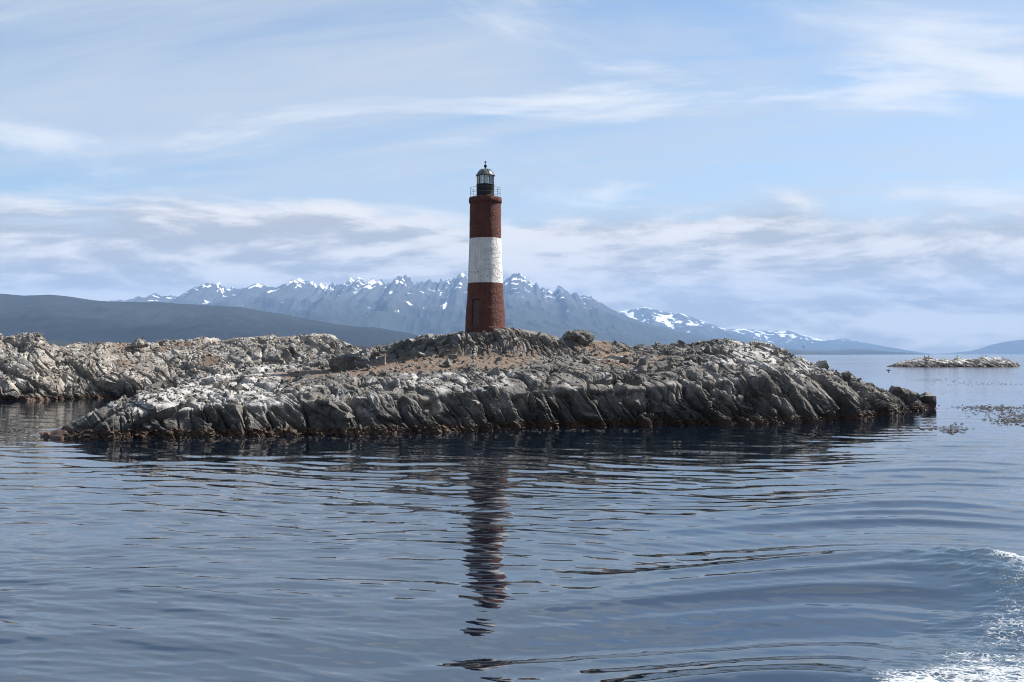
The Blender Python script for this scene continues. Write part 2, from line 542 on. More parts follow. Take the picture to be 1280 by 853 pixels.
# ---------------------------------------------------------------- sea
def wave_field(x, y, sp):
    """height of the sea at x, y; sp is the local mesh spacing along y"""
    eta = np.zeros_like(x)
    r = np.random.default_rng(11)
    P = np.stack([x, y, np.zeros_like(x)], -1)
    mod = 0.55 + 0.9 * (0.5 + 0.5 * fbm(P * np.array([0.06, 0.12, 1]), 3, seed=5))
    wx = x + 0.9 * vnoise(P * 0.13 + 4.0, 31)
    wy = y + 0.9 * vnoise(P * 0.17 + 9.0, 37)
    for i in range(60):
        lam = 0.24 * (5.0 / 0.24) ** (i / 59.0)
        th = R(16) + r.normal(0, R(19))
        k = 2 * math.pi / lam
        slope = 0.0118 * (1.0 if lam < 1.2 else (1.2 / lam) ** 0.7)
        a = slope / k
        ph = k * (math.sin(th) * wx + math.cos(th) * wy) + r.uniform(0, 6.28)
        att = np.clip((lam / np.maximum(sp, 1e-3) - 2.0) / 3.0, 0, 1)
        c = np.cos(ph)
        eta += a * att * mod * (c + 0.18 * np.cos(2 * ph))
    # the boat's wake: packets of short waves along a diverging line
    ax, ay = 0.423, 0.906
    ox, oy = 3.0, 13.2
    s = (x - ox) * ax + (y - oy) * ay
    q = (x - ox) * ay - (y - oy) * ax
    glass = sstep(q, -8.0, -1.5) * sstep(s, -4, 3) * (1 - sstep(s, 45, 80)) * (1 - sstep(q, 14, 24))
    eta *= 1 - 0.62 * glass                      # the wake has smoothed the wind ripples
    fade = sstep(s, -6, 2) * (1 - sstep(s, 32, 62))
    envl = np.where(q < 0, np.exp(-(q / 4.2) ** 2), np.exp(-(q / 4.0) ** 2)) * fade
    envs = np.where(q < 0, np.exp(-(q / 3.8) ** 2), np.exp(-(q / 2.4) ** 2)) * fade
    att2 = np.clip((1.4 / np.maximum(sp, 1e-3) - 2.0) / 3.0, 0, 1)
    att3 = np.clip((2.3 / np.maximum(sp, 1e-3) - 2.0) / 3.0, 0, 1)
    wob = 0.16 * vnoise(P * np.array([0.22, 0.4, 1]), 71)
    bend = 0.46 * np.sqrt(q * q + 1.0) + np.where(q > 0, 0.04 * q * q, 0.0)
    lam_l = 7.4 + 0.05 * s
    long_ph = 2 * math.pi * (y + 0.9 * bend + wob) / lam_l + 0.4
    eta += 0.165 * np.cos(long_ph) * envl * np.clip(1.1 - s / 62, 0, 1)
    pk = 0.35 + 0.65 * (0.5 + 0.5 * np.sin(long_ph + 2.4))
    ph2 = 2 * math.pi * (y + bend + wob) / 1.25
    eta += 0.020 * (np.cos(ph2) + 0.25 * np.cos(2 * ph2)) * envs * pk * att2
    ph3 = 2 * math.pi * (y + 0.9 * bend + 0.8 * wob) / 2.15
    eta += 0.034 * (np.cos(ph3) + 0.2 * np.cos(2 * ph3)) * envs * (1.25 - 0.7 * pk) * att3
    # an older arm of the wake farther out to the right
    s2 = (x - 15.0) * 0.30 + (y - 27.0) * 0.954
    q2 = (x - 15.0) * 0.954 - (y - 27.0) * 0.30
    e2 = np.exp(-(q2 / 4.0) ** 2) * sstep(s2, -2, 6) * (1 - sstep(s2, 20, 45))
    eta += 0.017 * np.cos(2 * math.pi * (y + 0.04 * np.where(q2 > 0, q2 * q2, 0) + wob) / 1.9) * e2 * att3
    # stern wave breaking at the right, churned water inside the wake's edge
    qf = (x - 3.95) * 0.83 - (y - 14.76) * 0.557 + 0.25 * vnoise(P * 0.9, 83)
    ch = sstep(qf, -0.3, 1.5) * (1 - sstep(y, 22.6, 24.5))
    tr_ = (x - 9.9) * 0.90 + (y - 22.0) * 0.42
    br = np.exp(-(np.where(tr_ < 0, tr_ / 1.6, tr_ / 0.8)) ** 2) * (1 - sstep(y, 22.3, 24.2)) * sstep(y, 15.5, 20.5)
    eta += 0.30 * br
    eta += ch * 0.06 * fbm(P * np.array([0.9, 1.5, 1]), 4, 0.6, seed=91) + ch * 0.022 * fbm(P * np.array([4.0, 5.5, 1]), 3, 0.6, seed=95)
    eta += br * 0.07 * fbm(P * 3.0, 4, 0.6, seed=97)
    # foam: crest of the breaker, lace on the churned water, white water towards the boat
    whitew = (1 - sstep(y + 0.5 * vnoise(P * 0.8, 85), 14.9, 16.2)) * sstep(qf, -1.6, 0.4)
    crest = np.exp(-((tr_ - 0.15) / 0.38) ** 2) * (1 - sstep(y, 22.6, 23.8)) * sstep(y, 17.0, 20.5)
    patch = 0.5 + 0.5 * fbm(P * np.array([0.7, 1.4, 1]), 4, 0.6, seed=61)
    foam = np.clip(ch * (0.40 + 0.40 * patch) + 0.20 * whitew + 0.24 * crest + 0.05 * br, 0, 1.0)
    return eta, foam, np.clip(0.6 * ch + br, 0, 1)


def build_sea():
    # near water: a fan of real waves, fine by the boat, coarser with distance
    n1, nu = 760, 780
    tt = np.linspace(0, 1, n1)
    y = 1.0 / (1.0 / 11.0 + (1.0 / 420.0 - 1.0 / 11.0) * tt)
    sp = np.gradient(y)
    sp = np.maximum(sp, 0.028)
    un = np.linspace(-1, 1, nu)
    half = 15.0 + 0.50 * y
    X = un[:, None] * half[None, :]
    Y = np.broadcast_to(y[None, :], X.shape)
    SP = np.broadcast_to(sp[None, :], X.shape)
    eta, foam, churn = wave_field(X, Y, np.maximum(SP, 0.4 * (half / nu * 2)[None, :]))
    eta *= 1 - sstep(Y, 250, 400)
    edge = 1 - sstep(np.abs(un), 0.97, 1.0)
    foam = foam * (1 - sstep(np.abs(un), 0.72, 0.95))[:, None]
    churn = churn * (1 - sstep(np.abs(un), 0.72, 0.95))[:, None]
    eta *= edge[:, None]
    eta *= sstep(Y, 11.0, 11.8)
    V = np.stack([X, Y, eta], -1)
    me = mesh_np('sea_water', V, grid_faces(nu, n1), True)
    attr(me, 'foam', foam)
    attr(me, 'churn', churn)
    o = link('sea_water', me, WATER)
    tag(o, 'rippled grey blue sea with a foaming boat wake', kind='structure')
    # the open sea round it, out to the horizon, butted against the fan
    bv, bf = [], []
    fan = [(-half[0], y[0]), (half[0], y[0]), (half[-1], y[-1]), (-half[-1], y[-1])]
    FAR = 30000.0
    box = [(-FAR, -3000.0), (FAR, -3000.0), (FAR, FAR), (-FAR, FAR)]
    bv = [(a, b, 0.0) for a, b in fan] + [(a, b, 0.0) for a, b in box]
    bf = [(0, 4, 5, 1), (1, 5, 6, 2), (2, 6, 7, 3), (3, 7, 4, 0)]
    me2 = mesh_np('open_sea', np.array(bv), np.array(bf))
    attr(me2, 'foam', np.zeros(8))
    attr(me2, 'churn', np.zeros(8))
    o2 = link('open_sea', me2, WATER)
    tag(o2, 'flat open sea reaching to the far shore', kind='structure')


build_sea()


# ---------------------------------------------------------------- mountains
def mountain(name, label, pts, D, front, back, mat, seed, nu=700, nf=70, jag=0.0, snow=False, smooth_amt=0.36, prof_p=1.0, tex=1.0, snow_lo=0.55):
    pts = np.array(pts, float)
    px = np.linspace(pts[0, 0], pts[-1, 0], nu)
    py = np.interp(px, pts[:, 0], pts[:, 1])
    if jag:
        q = np.stack([px / 7.5, np.full(nu, seed * 1.7), np.zeros(nu)], -1)
        env = np.clip((HORIZON - py) / 70.0, 0, 1) ** 1.3
        env = env * (0.35 + 0.9 * sstep(fbm(q * 0.22, 3, seed=seed + 4), -0.3, 0.4))
        py = py - jag * env * ((ridged(q, 4, 0.55, seed) - 0.62) * 1.3 + (ridged(q * 0.37 + 3.0, 3, 0.5, seed + 6) - 0.66) * 1.6)
    else:
        q = np.stack([px / 40.0, np.full(nu, seed * 1.7), np.zeros(nu)], -1)
        py = py - 1.2 * fbm(q, 4, 0.5, seed) * np.clip((HORIZON - py) / 20.0, 0, 1)
    Hh = np.maximum((HORIZON - py) / FPX * D + CAM_H, 0.0)
    nb = max(10, nf // 4)
    t = np.concatenate([np.linspace(-1, 0, nf), np.linspace(0, 1, nb)[1:]])
    T = np.broadcast_to(t[None, :], (nu, len(t)))
    Y = D + np.where(T < 0, T * front, T * back)
    # columns fan out but wander, so spurs run towards the shore
    X = ((px - 640) / FPX)[:, None] * D * (0.55 + 0.45 * Y / D)
    P = np.stack([X, Y, np.zeros_like(X)], -1) / 1000.0
    X = X + 350 * fbm(P * 0.5, 3, seed=seed + 3) * np.clip(-T, 0, 1)
    base = np.where(T < 0, (1 + T) ** prof_p, (1 - T) ** 1.2)
    Hs = blur(np.repeat(Hh[:, None, None], 1, 1), 6)[:, 0, 0]
    sm = np.clip(-T * 2.2, 0, 1)
    H2 = Hh[:, None] * (1 - sm) + Hs[:, None] * sm
    P = np.stack([X, Y, np.zeros_like(X)], -1) / 1000.0
    rg = ridged(P * np.array([1.1, 0.55, 1]) * tex, 6, 0.55, seed + 9) - 0.6
    bump = np.clip(-T, 0, 1) ** 0.8 * (1 - np.clip(-T, 0, 1)) ** 0.5
    Z = H2 * (base + 1.25 * smooth_amt * 2 * rg * bump) - 0.0
    cap = H2 * (1.0 - 0.02)
    Z = np.where(T < -0.02, np.minimum(Z, CAM_H + (cap - CAM_H) * Y / D + 0.0), Z)
    Z = np.where((T <= -0.999) | (T >= 0.999), -6.0, Z) - 3.0
    V = np.stack([X, Y, Z], -1)
    me = mesh_np(name, V, grid_faces(*X.shape), True)
    hmax = Hh.max()
    hn = Z / hmax
    attr(me, 'height', hn)
    if snow:
        nn = grid_normals(V)
        pat = ridged(P * np.array([3.4, 1.6, 1]) + 7, 5, 0.62, seed + 21)
        s = sstep(hn, snow_lo - 0.15, snow_lo + 0.45) * 0.62 + (pat - 0.70) * 2.4 + 0.6 * fbm(P * 7, 4, 0.6, seed=seed + 2) - 0.04
        s = s * sstep(hn, 0.22, 0.42)
    else:
        s = np.zeros_like(Z)
    attr(me, 'snow', s)
    o = link(name, me, mat)
    tag(o, label, kind='structure')
    return o


mountain('mountain_range', 'jagged blue snow-streaked mountain range behind the lighthouse',
         [(60, 392), (120, 377), (150, 376), (185, 371), (205, 368), (225, 370), (240, 360), (264, 353), (282, 362), (300, 359), (325, 355), (345, 360), (365, 351), (385, 353), (402, 350), (425, 350),
          (442, 347), (470, 349), (500, 348), (530, 350), (560, 346), (580, 345), (600, 352), (625, 352), (640, 342), (650, 341), (662, 350), (680, 359), (703, 358), (715, 366), (735, 369), (750, 378), (775, 392), (805, 404), (840, 412), (880, 421), (925, 432), (960, 441), (975, 444)],
         17000, 7500, 3000, MOUNT, 3, nu=1300, nf=84, jag=7.5, snow=True, snow_lo=0.62)
mountain('mountain_range', 'paler snow-dusted ridge to the right of the jagged range',
         [(690, 418), (730, 405), (775, 389), (806, 384), (830, 390), (852, 392), (870, 398), (890, 405), (915, 413), (940, 421), (970, 432), (1000, 441), (1010, 444)],
         21500, 5000, 3000, MOUNT, 13, nu=420, nf=50, jag=2.5, snow=True, snow_lo=0.35)
mountain('mountain_range', 'faint low snowy range above the open water',
         [(850, 425), (900, 412), (930, 411), (960, 414), (985, 413), (1000, 418), (1030, 424), (1060, 424), (1085, 429), (1110, 434), (1135, 441), (1145, 444)],
         25500, 3500, 2500, MOUNT, 23, nu=420, nf=40, jag=3.5, snow=True, snow_lo=0.35)
mountain('mountain_range', 'faint blue headland mountain at the right edge of the sea',
         [(1150, 444), (1190, 441), (1215, 439), (1240, 431), (1258, 427), (1275, 425), (1300, 423), (1340, 410), (1400, 400), (1470, 415), (1540, 444)],
         25000, 3500, 2500, MOUNT, 29, nu=420, nf=40, jag=1.2, snow=True, snow_lo=0.55)
mountain('hill', 'long dark wooded hill behind the left rocks',
         [(-260, 390), (-160, 372), (-80, 362), (0, 366), (30, 369), (60, 368), (90, 371), (115, 375), (140, 377), (200, 377), (225, 380), (300, 383), (340, 390), (380, 398), (420, 405), (470, 409), (510, 416), (560, 426), (600, 436), (620, 444)],
         6600, 2200, 1500, HILL, 41, nu=700, nf=80, smooth_amt=0.34, prof_p=0.85, tex=1.6)
mountain('hill', 'low dark wooded foreland at the foot of the hill',
         [(-220, 426), (-60, 424), (40, 422), (80, 425), (130, 426), (200, 429), (280, 431), (360, 433), (420, 432), (470, 429), (520, 430), (570, 434), (640, 440), (700, 444)],
         3000, 360, 260, HILL, 43, nu=420, nf=30, smooth_amt=0.2, prof_p=0.6, tex=4.0)
mountain('hill', 'low dark headland on the horizon beyond the island tip',
         [(930, 442), (960, 439), (1000, 438), (1040, 438), (1062, 436.5), (1085, 436.5), (1105, 439.5), (1140, 441), (1165, 443.5)],
         14500, 900, 700, HILL, 47, nu=260, nf=20, smooth_amt=0.1, prof_p=0.6, tex=3.0)


# ---------------------------------------------------------------- rock islands
def strata_displace(V, N, lean, amp, seed, scale=1.0, crack=1.0):
    """break a smooth surface into leaning slabs and blocks"""
    ln = R(lean)
    # a: across the slabs, b: along them (down the dip), c: along the strike
    ca, sa = math.cos(ln), math.sin(ln)
    cs, ss = math.cos(R(24)), math.sin(R(24))
    def slab(P, sa_, sb_, sc_):
        x = P[..., 0] * cs + P[..., 1] * ss
        y = -P[..., 0] * ss + P[..., 1] * cs
        a = x * ca + P[..., 2] * sa
        b = -x * sa + P[..., 2] * ca
        return np.stack([a / sa_, y / sc_, b / sb_], -1)
    W = np.stack([fbm(V / 2.6 + k * 11.0, 3, seed=seed + 50 + k) for k in range(3)], -1)
    P = V + 0.85 * W
    d = np.zeros(V.shape[:-1])
    rough = 0.22 + 1.25 * sstep(fbm(V / 2.3 / scale + 31.0, 3, seed=seed + 88), -0.32, 0.36)
    for (s0, s1, s2, A, B, C, sd) in ((2.1, 8.0, 4.0, 1.05, 0.42, 0.50, 1), (0.62, 4.2, 2.2, 0.42, 0.36, 0.30, 2), (0.25, 1.7, 0.9, 0.13, 0.15, 0.09, 3), (0.12, 0.42, 0.26, 0.035, 0.045, 0.0, 4)):
        off, gap, rr = cells(slab(P, s0 * scale, s1 * scale, s2 * scale), seed + sd)
        tl = off[..., 0] * (rr[1] - 0.35) + 0.6 * off[..., 1] * (rr[2] - 0.5) + 0.7 * off[..., 2] * (rr[3] - 0.5)
        k = 1.0 if sd == 1 else (0.5 + 0.5 * rough if sd == 2 else rough)
        d += k * amp * scale * (A * (rr[0] - 0.5) + 2 * B * tl)
        d -= k * amp * scale * C * crack * (1 - sstep(gap, 0.0, 0.16))
    d += amp * 0.25 * fbm(V / 3.5, 3, seed=seed + 77)
    d += amp * 0.05 * fbm(V / 0.22, 2, seed=seed + 78)
    return d


def profile_island(name, label, cols, seg, mat, seed, nu, lean=32, amp=1.0, soilf=None, scale=1.0, crag=None, stainf=None):
    """cols: rows of (px, py0, D0, py1, D1, ...) across the island from the front waterline to the back"""
    cols = np.array(cols, float)
    px = np.linspace(cols[0, 0], cols[-1, 0], nu)
    k = (cols.shape[1] - 1) // 2
    ctrl = []
    for i in range(k):
        py = np.interp(px, cols[:, 0], cols[:, 1 + 2 * i])
        D = np.interp(px, cols[:, 0], cols[:, 2 + 2 * i])
        ctrl.append(at(px, py, D))
    C = np.stack(ctrl, 1)
    rows = []
    for i, n in enumerate(seg):
        for j in range(n):
            f = j / n
            rows.append(C[:, i] * (1 - f) + C[:, i + 1] * f)
    rows.append(C[:, -1])
    V = np.stack(rows, 1)
    V = blur(V, 3)
    N = blur(grid_normals(V), 10)
    N /= np.linalg.norm(N, axis=-1, keepdims=True)
    if N[nu // 2, V.shape[1] // 2, 2] < 0:
        N = -N
    soil = soilf(V) if soilf is not None else np.zeros(V.shape[:-1])
    d = strata_displace(V, N, lean, amp, seed, scale)
    if crag is not None:
        cm = crag(V)
        d = d * (1 - cm) + cm * strata_displace(V, N, 6, 1.15, seed + 500, 0.72)
    thin = np.clip(np.minimum(1, (V[..., 2].max(axis=1) + 0.3) / 1.6), 0.35, 1)[:, None]
    under = sstep(V[..., 2], -1.2, 0.3) * 0.75 + 0.25
    flat = 1 - 0.62 * sstep(N[..., 2], 0.55, 0.95)
    d = d * thin * under * flat * (1 - 0.85 * np.clip(soil, 0, 1))
    V2 = V + N * d[..., None]
    me = mesh_np(name, V2, grid_faces(*V2.shape[:2]), False)
    attr(me, 'soil', soil)
    attr(me, 'stain', stainf(V2) if stainf is not None else np.zeros(V2.shape[:-1]))
    o = link(name, me, mat)
    tag(o, label, kind='structure')
    return o, V2


def col(px, pyw, *rest):
    """front foot under water, waterline, then (py, D) pairs, then the back foot under water"""
    Dw = sea_d(pyw)
    Df = Dw - 0.7
    foot = HORIZON + (CAM_H + 1.1) * FPX / Df
    row = [px, foot, Df, pyw, Dw]
    for py, D in rest:
        row += [py, D]
    Db = rest[-1][1] + 5.0
    row += [HORIZON + (CAM_H + 1.2) * FPX / Db, Db]
    return row


#      px   waterline  face top      slope        ledge / foot   ridge front    ridge        back shoulder
MAIN = [
    col(52, 545.5, (543.5, 58.9), (542.6, 59.3), (542.6, 59.7), (543.5, 60.2), (546, 60.6), (548, 61.2)),
    col(75, 548, (539, 58.2), (535, 58.8), (534, 59.3), (535, 59.8), (541, 60.4), (545, 61.5)),
    col(105, 549, (533, 57.8), (526, 58.5), (525, 59.2), (524, 60.0), (526, 61.0), (540, 62.5)),
    col(140, 550, (522, 57.4), (511, 58.4), (508, 59.3), (506, 60.3), (508, 61.3), (530, 63.5)),
    col(185, 549, (513, 58.0), (498, 59.3), (493, 60.6), (490, 62.0), (491, 63.5), (510, 66.5)),
    col(230, 548.5, (508, 58.6), (494, 60.2), (487, 62.0), (483, 64.2), (482, 66.0), (495, 70.0)),
    col(300, 547, (503, 59.4), (489, 61.8), (477, 65.5), (469, 69.0), (464, 72.0), (470, 77.0)),
    col(360, 546, (502, 60.2), (488, 62.6), (474, 67.0), (462, 72.0), (456, 76.0), (462, 81.0)),
    col(420, 545, (500, 60.8), (484, 63.5), (470, 68.0), (460, 72.5), (450, 76.5), (458, 81.5)),
    col(455, 544, (498, 61.2), (480, 64.2), (466, 68.2), (457, 71.8), (439, 74.5), (444, 79.0)),
    col(485, 543, (496, 61.6), (477, 64.8), (463, 68.5), (453, 71.6), (430, 74.2), (430, 78.0)),
    col(520, 542, (494, 62.2), (475, 65.4), (460, 68.8), (450, 71.6), (424, 73.8), (421, 77.5)),
    col(560, 540.5, (492, 63.0), (472, 66.0), (457, 69.2), (448, 71.8), (419, 73.4), (414, 77.0)),
    col(600, 539, (490, 63.8), (470, 66.6), (455, 69.8), (446, 72.0), (413, 73.4), (411, 77.2)),
    col(645, 537, (488, 64.8), (469, 67.4), (454, 70.4), (444.5, 72.4), (412, 73.8), (410, 77.4)),
    col(690, 535.5, (487, 65.8), (468, 68.2), (453, 71.2), (443, 73.2), (421, 74.8), (421, 77.8)),
    col(740, 534, (486, 66.8), (467, 69.2), (452, 72.2), (441, 74.6), (427, 76.2), (428, 79.0)),
    col(800, 533, (484, 67.6), (465, 70.0), (450, 72.8), (440, 75.6), (434, 77.4), (436, 80.0)),
    col(850, 532, (481, 68.4), (461, 70.6), (446, 73.2), (436, 76.0), (431, 77.8), (436, 80.5)),
    col(905, 531.5, (476, 69.2), (455, 71.2), (440, 73.8), (429, 76.4), (425, 78.2), (432, 81.0)),
    col(940, 531, (476, 69.8), (455, 71.8), (440, 74.2), (429, 76.6), (426, 78.2), (434, 81.0)),
    col(975, 530, (481, 70.6), (462, 72.4), (449, 74.6), (439, 76.8), (434, 78.4), (444, 81.0)),
    col(1010, 528.5, (491, 71.6), (475, 73.2), (463, 75.2), (454, 77.2), (449, 78.8), (458, 81.0)),
    col(1045, 526.5, (500, 73.0), (485, 74.4), (474, 76.2), (466, 78.0), (462, 79.4), (470, 81.6)),
    col(1080, 524, (506, 75.4), (495, 76.6), (486, 78.0), (480, 79.4), (477, 80.6), (484, 82.8)),
    col(1110, 521, (508, 78.2), (501, 79.2), (496, 80.4), (492, 81.6), (491, 82.8), (498, 85.0)),
    col(1140, 515, (506, 84.2), (502, 84.8), (499, 85.6), (498, 86.6), (499, 87.6), (504, 89.4)),
    col(1162, 511.5, (508, 88.4), (507, 88.7), (506, 89.1), (506, 89.6), (507, 90.2), (509, 91.4)),
    col(1172, 511, (510.8, 89.2), (510.7, 89.4), (510.6, 89.7), (510.7, 90.0), (510.9, 90.4), (511.5, 91.4)),
]


def main_soil(V):
    x, y = V[..., 0], V[..., 1]
    pxx = x / y * FPX + 640
    a = sstep(pxx, 290, 400) * (1 - sstep(pxx, 610, 720))
    # a trodden ledge in front of the lighthouse crag
    yc = np.interp(pxx, [330, 420, 500, 600, 690], [70.5, 70.6, 70.6, 71.0, 72.4])
    b = 1 - sstep(np.abs(y - yc + 0.5), 1.2, 3.2)
    # small earthy hollows on the right shoulder
    c = sstep(fbm(V / 2.6, 3, seed=404), 0.02, 0.28) * sstep(y, 69.5, 72.5) * 0.72 * sstep(pxx, 560, 660) * (1 - sstep(pxx, 820, 920))
    return np.clip(np.maximum(a * b, c), 0, 1)


def main_stain(V):
    # where the birds roost: the low left end and the right shoulder
    pxx = V[..., 0] / V[..., 1] * FPX + 640
    z = V[..., 2]
    left = sstep(pxx, 120, 190) * (1 - sstep(pxx, 300, 420)) * sstep(z, 0.9, 1.7)
    right = sstep(pxx, 850, 930) * (1 - sstep(pxx, 1010, 1060)) * sstep(z, 2.6, 3.6)
    mid = 0.5 * sstep(pxx, 430, 560) * (1 - sstep(pxx, 600, 700)) * sstep(z, 1.9, 2.4) * (1 - sstep(z, 3.0, 3.5))
    return np.clip(left + 0.8 * right + mid, 0, 1)


def main_crag(V):
    pxx = V[..., 0] / V[..., 1] * FPX + 640
    return sstep(V[..., 2], 3.6, 4.4) * sstep(V[..., 1], 70.5, 71.8) * sstep(pxx, 430, 460) * (1 - sstep(pxx, 690, 730))


isl, ISL_V = profile_island('rock_island', 'broad grey jagged rock island carrying the lighthouse', MAIN,
                            (10, 70, 62, 62, 46, 60, 22, 10), ROCK, 5, 1040, lean=30, amp=1.0, soilf=main_soil, crag=main_crag, stainf=main_stain)


def bcol(px, pyw, ridge, Dr=116.0, bump=0.0):
    Dw = sea_d(pyw)
    a = pyw - (pyw - ridge) * 0.30
    b = pyw - (pyw - ridge) * 0.62
    c = pyw - (pyw - ridge) * 0.88
    return col(px, pyw, (a, Dw + 1.2), (b, Dw + 0.45 * (Dr - Dw)), (c, Dw + 0.8 * (Dr - Dw)), (ridge, Dr), (ridge + 2, Dr + 5))


BACK = [bcol(-190, 503, 440, 112), bcol(-120, 503, 424, 114), bcol(-60, 502, 420, 114), bcol(0, 501, 419, 114), bcol(25, 501, 417, 114), bcol(48, 500.5, 414, 113), bcol(60, 500, 429, 113), bcol(75, 499.5, 431, 114), bcol(92, 499, 427, 115),
        bcol(120, 498.5, 427, 117), bcol(150, 498, 427, 119), bcol(178, 497.5, 426, 120), bcol(210, 497, 426, 121), bcol(260, 497, 424, 121), bcol(310, 497, 423, 121), bcol(345, 497, 421, 121), bcol(385, 497, 418, 120),
        bcol(410, 497, 418, 119), bcol(435, 497, 427, 118), bcol(458, 497, 440, 117), bcol(480, 497, 456, 116), bcol(500, 497, 480, 114)]


def back_soil(V):
    x, y = V[..., 0], V[..., 1]
    pxx = x / y * FPX + 640
    return sstep(fbm(V / 4.0, 3, seed=411), 0.0, 0.3) * sstep(pxx, 110, 160) * (1 - sstep(pxx, 330, 380)) * 0.75 * sstep(V[..., 2], 2.5, 3.5)


back, BACK_V = profile_island('rock_shore', 'pale beige rock shore behind the inlet at the left', BACK, (6, 40, 50, 44, 30, 16, 8), ROCK_PALE, 19, 620, lean=36, amp=0.85, soilf=back_soil, scale=1.3)

FARI = [col(1108, 458.6, (458.4, 388), (458.2, 389), (458.3, 391)), col(1118, 458.7, (456.5, 387), (455, 389), (457, 394)), col(1128, 458.8, (453, 387), (451.5, 390), (455, 396)), col(1145, 458.8, (451, 387), (448.5, 391), (453, 398)),
        col(1158, 458.8, (449, 387), (446, 391), (452, 398)), col(1172, 458.8, (451, 387), (448.5, 391), (453, 398)), col(1186, 458.8, (453, 387), (450, 391), (454, 398)), col(1196, 458.8, (450, 387), (447.5, 391), (453, 398)),
        col(1210, 458.8, (451, 387), (448.5, 391), (453, 398)), col(1230, 458.8, (449.5, 387), (446.2, 391), (452, 398)), col(1250, 458.8, (450.5, 387), (447.5, 391), (453, 398)), col(1262, 458.8, (452, 387), (449, 391), (454, 398)),
        col(1270, 458.8, (455, 387), (453.5, 390), (456, 396)), col(1276, 458.7, (458.2, 388), (458, 389), (458.3, 391))]
islet, ISLET_V = profile_island('rock_islet', 'small distant islet whitened by bird droppings', FARI, (6, 34, 26, 16, 6), ROCK_FAR, 33, 300, lean=30, amp=1.5, scale=1.1)


# ---------------------------------------------------------------- boulders, stones and rubble
def hull_mesh(name, seed, n=13, sq=(1, 1, 1), box=0.6):
    r = random.Random(seed)
    bm = bmesh.new()
    for _ in range(n):
        v = Vector((r.gauss(0, 1), r.gauss(0, 1), r.gauss(0, 1))).normalized()
        c = Vector(tuple(math.copysign(abs(a) ** box, a) for a in v)) * r.uniform(0.75, 1.0)
        bm.verts.new((c.x * sq[0], c.y * sq[1], c.z * sq[2]))
    res = bmesh.ops.convex_hull(bm, input=bm.verts)
    for v in [v for v in bm.verts if not v.link_faces]:
        bm.verts.remove(v)
    me = bpy.data.meshes.new(name)
    bm.to_mesh(me)
    bm.free()
    return me


STONES = [hull_mesh('stone', 100 + i, 12 + i % 4, ((1, .8, .55), (1, .6, .8), (.8, .7, 1.0), (1.1, .8, .4))[i % 4]) for i in range(12)]


def scatter_stones(parent, V, n, u0, u1, v0, v1, smin, smax, seed):
    r = random.Random(seed)
    for i in range(n):
        u = r.randint(int(u0 * V.shape[0]), int(u1 * V.shape[0]) - 1)
        v = r.randint(v0, v1)
        p = V[u, v]
        if p[2] < 0.15:
            continue
        s = smin * (smax / smin) ** (r.random() ** 1.8)
        o = bpy.data.objects.new('stone', STONES[r.randrange(len(STONES))])
        COL.objects.link(o)
        o.parent = parent
        o.location = (p[0], p[1], p[2] + 0.12 * s)
        o.rotation_euler = (r.uniform(-.5, .5), R(-30) + r.uniform(-.5, .5), r.uniform(0, 6.28))
        o.scale = (s, s * r.uniform(.7, 1.1), s * r.uniform(.7, 1.2))


for me in STONES:
    me.materials.append(ROCK)
scatter_stones(isl, ISL_V, 150, 0.12, 0.93, 130, 300, 0.16, 0.50, 3)
scatter_stones(isl, ISL_V, 60, 0.30, 0.75, 240, 312, 0.16, 0.42, 4)
scatter_stones(isl, ISL_V, 60, 0.06, 0.97, 14, 60, 0.18, 0.45, 5)


def rubble(name, label, V, n, u0, u1, v0, v1, smin, smax, mat, seed, zlim=(0.1, 99), flat=1.0):
    r = np.random.default_rng(seed)
    protos = []
    for s in STONES[:6]:
        vv = np.array([v.co[:] for v in s.vertices])
        ff = np.array([p.vertices[:] for p in s.polygons])
        protos.append((vv, ff))
    av, af, base = [], [], 0
    for i in range(n):
        u = r.integers(int(u0 * V.shape[0]), int(u1 * V.shape[0]))
        v = r.integers(v0, v1)
        p = V[u, v]
        if not (zlim[0] < p[2] < zlim[1]):
            continue
        vv, ff = protos[r.integers(len(protos))]
        s = smin * (smax / smin) ** (r.random() ** 2)
        m = np.array(Euler(tuple(r.uniform(-1, 1, 3) * (0.8, 0.8, 3.1))).to_matrix())
        q = (vv * s * np.array([1, 1, flat])) @ m.T + p + np.array([0, 0, 0.1 * s])
        av.append(q)
        af.append(ff + base)
        base += len(vv)
    me = mesh_np(name, np.concatenate(av), np.concatenate(af))
    o = link(name, me, mat)
    tag(o, label, kind='stuff')
    return o


rubble('rubble', 'loose small stones scattered over the lighthouse island', ISL_V, 3400, 0.08, 0.96, 100, 310, 0.05, 0.20, ROCK, 8)
rubble('rubble', 'loose small stones scattered over the pale left shore', BACK_V, 2600, 0.10, 0.97, 40, 178, 0.08, 0.32, ROCK_PALE, 9)
rubble('seaweed', 'rust brown seaweed clinging to the waterline of the island', ISL_V, 9000, 0.03, 0.985, 9, 60, 0.05, 0.22, WEEDM, 10, zlim=(-0.08, 0.42), flat=0.5)
rubble('seaweed', 'dark seaweed along the waterline of the left shore', BACK_V, 2500, 0.10, 0.7, 5, 36, 0.08, 0.3, WEEDM, 12, zlim=(-0.08, 0.4), flat=0.5)


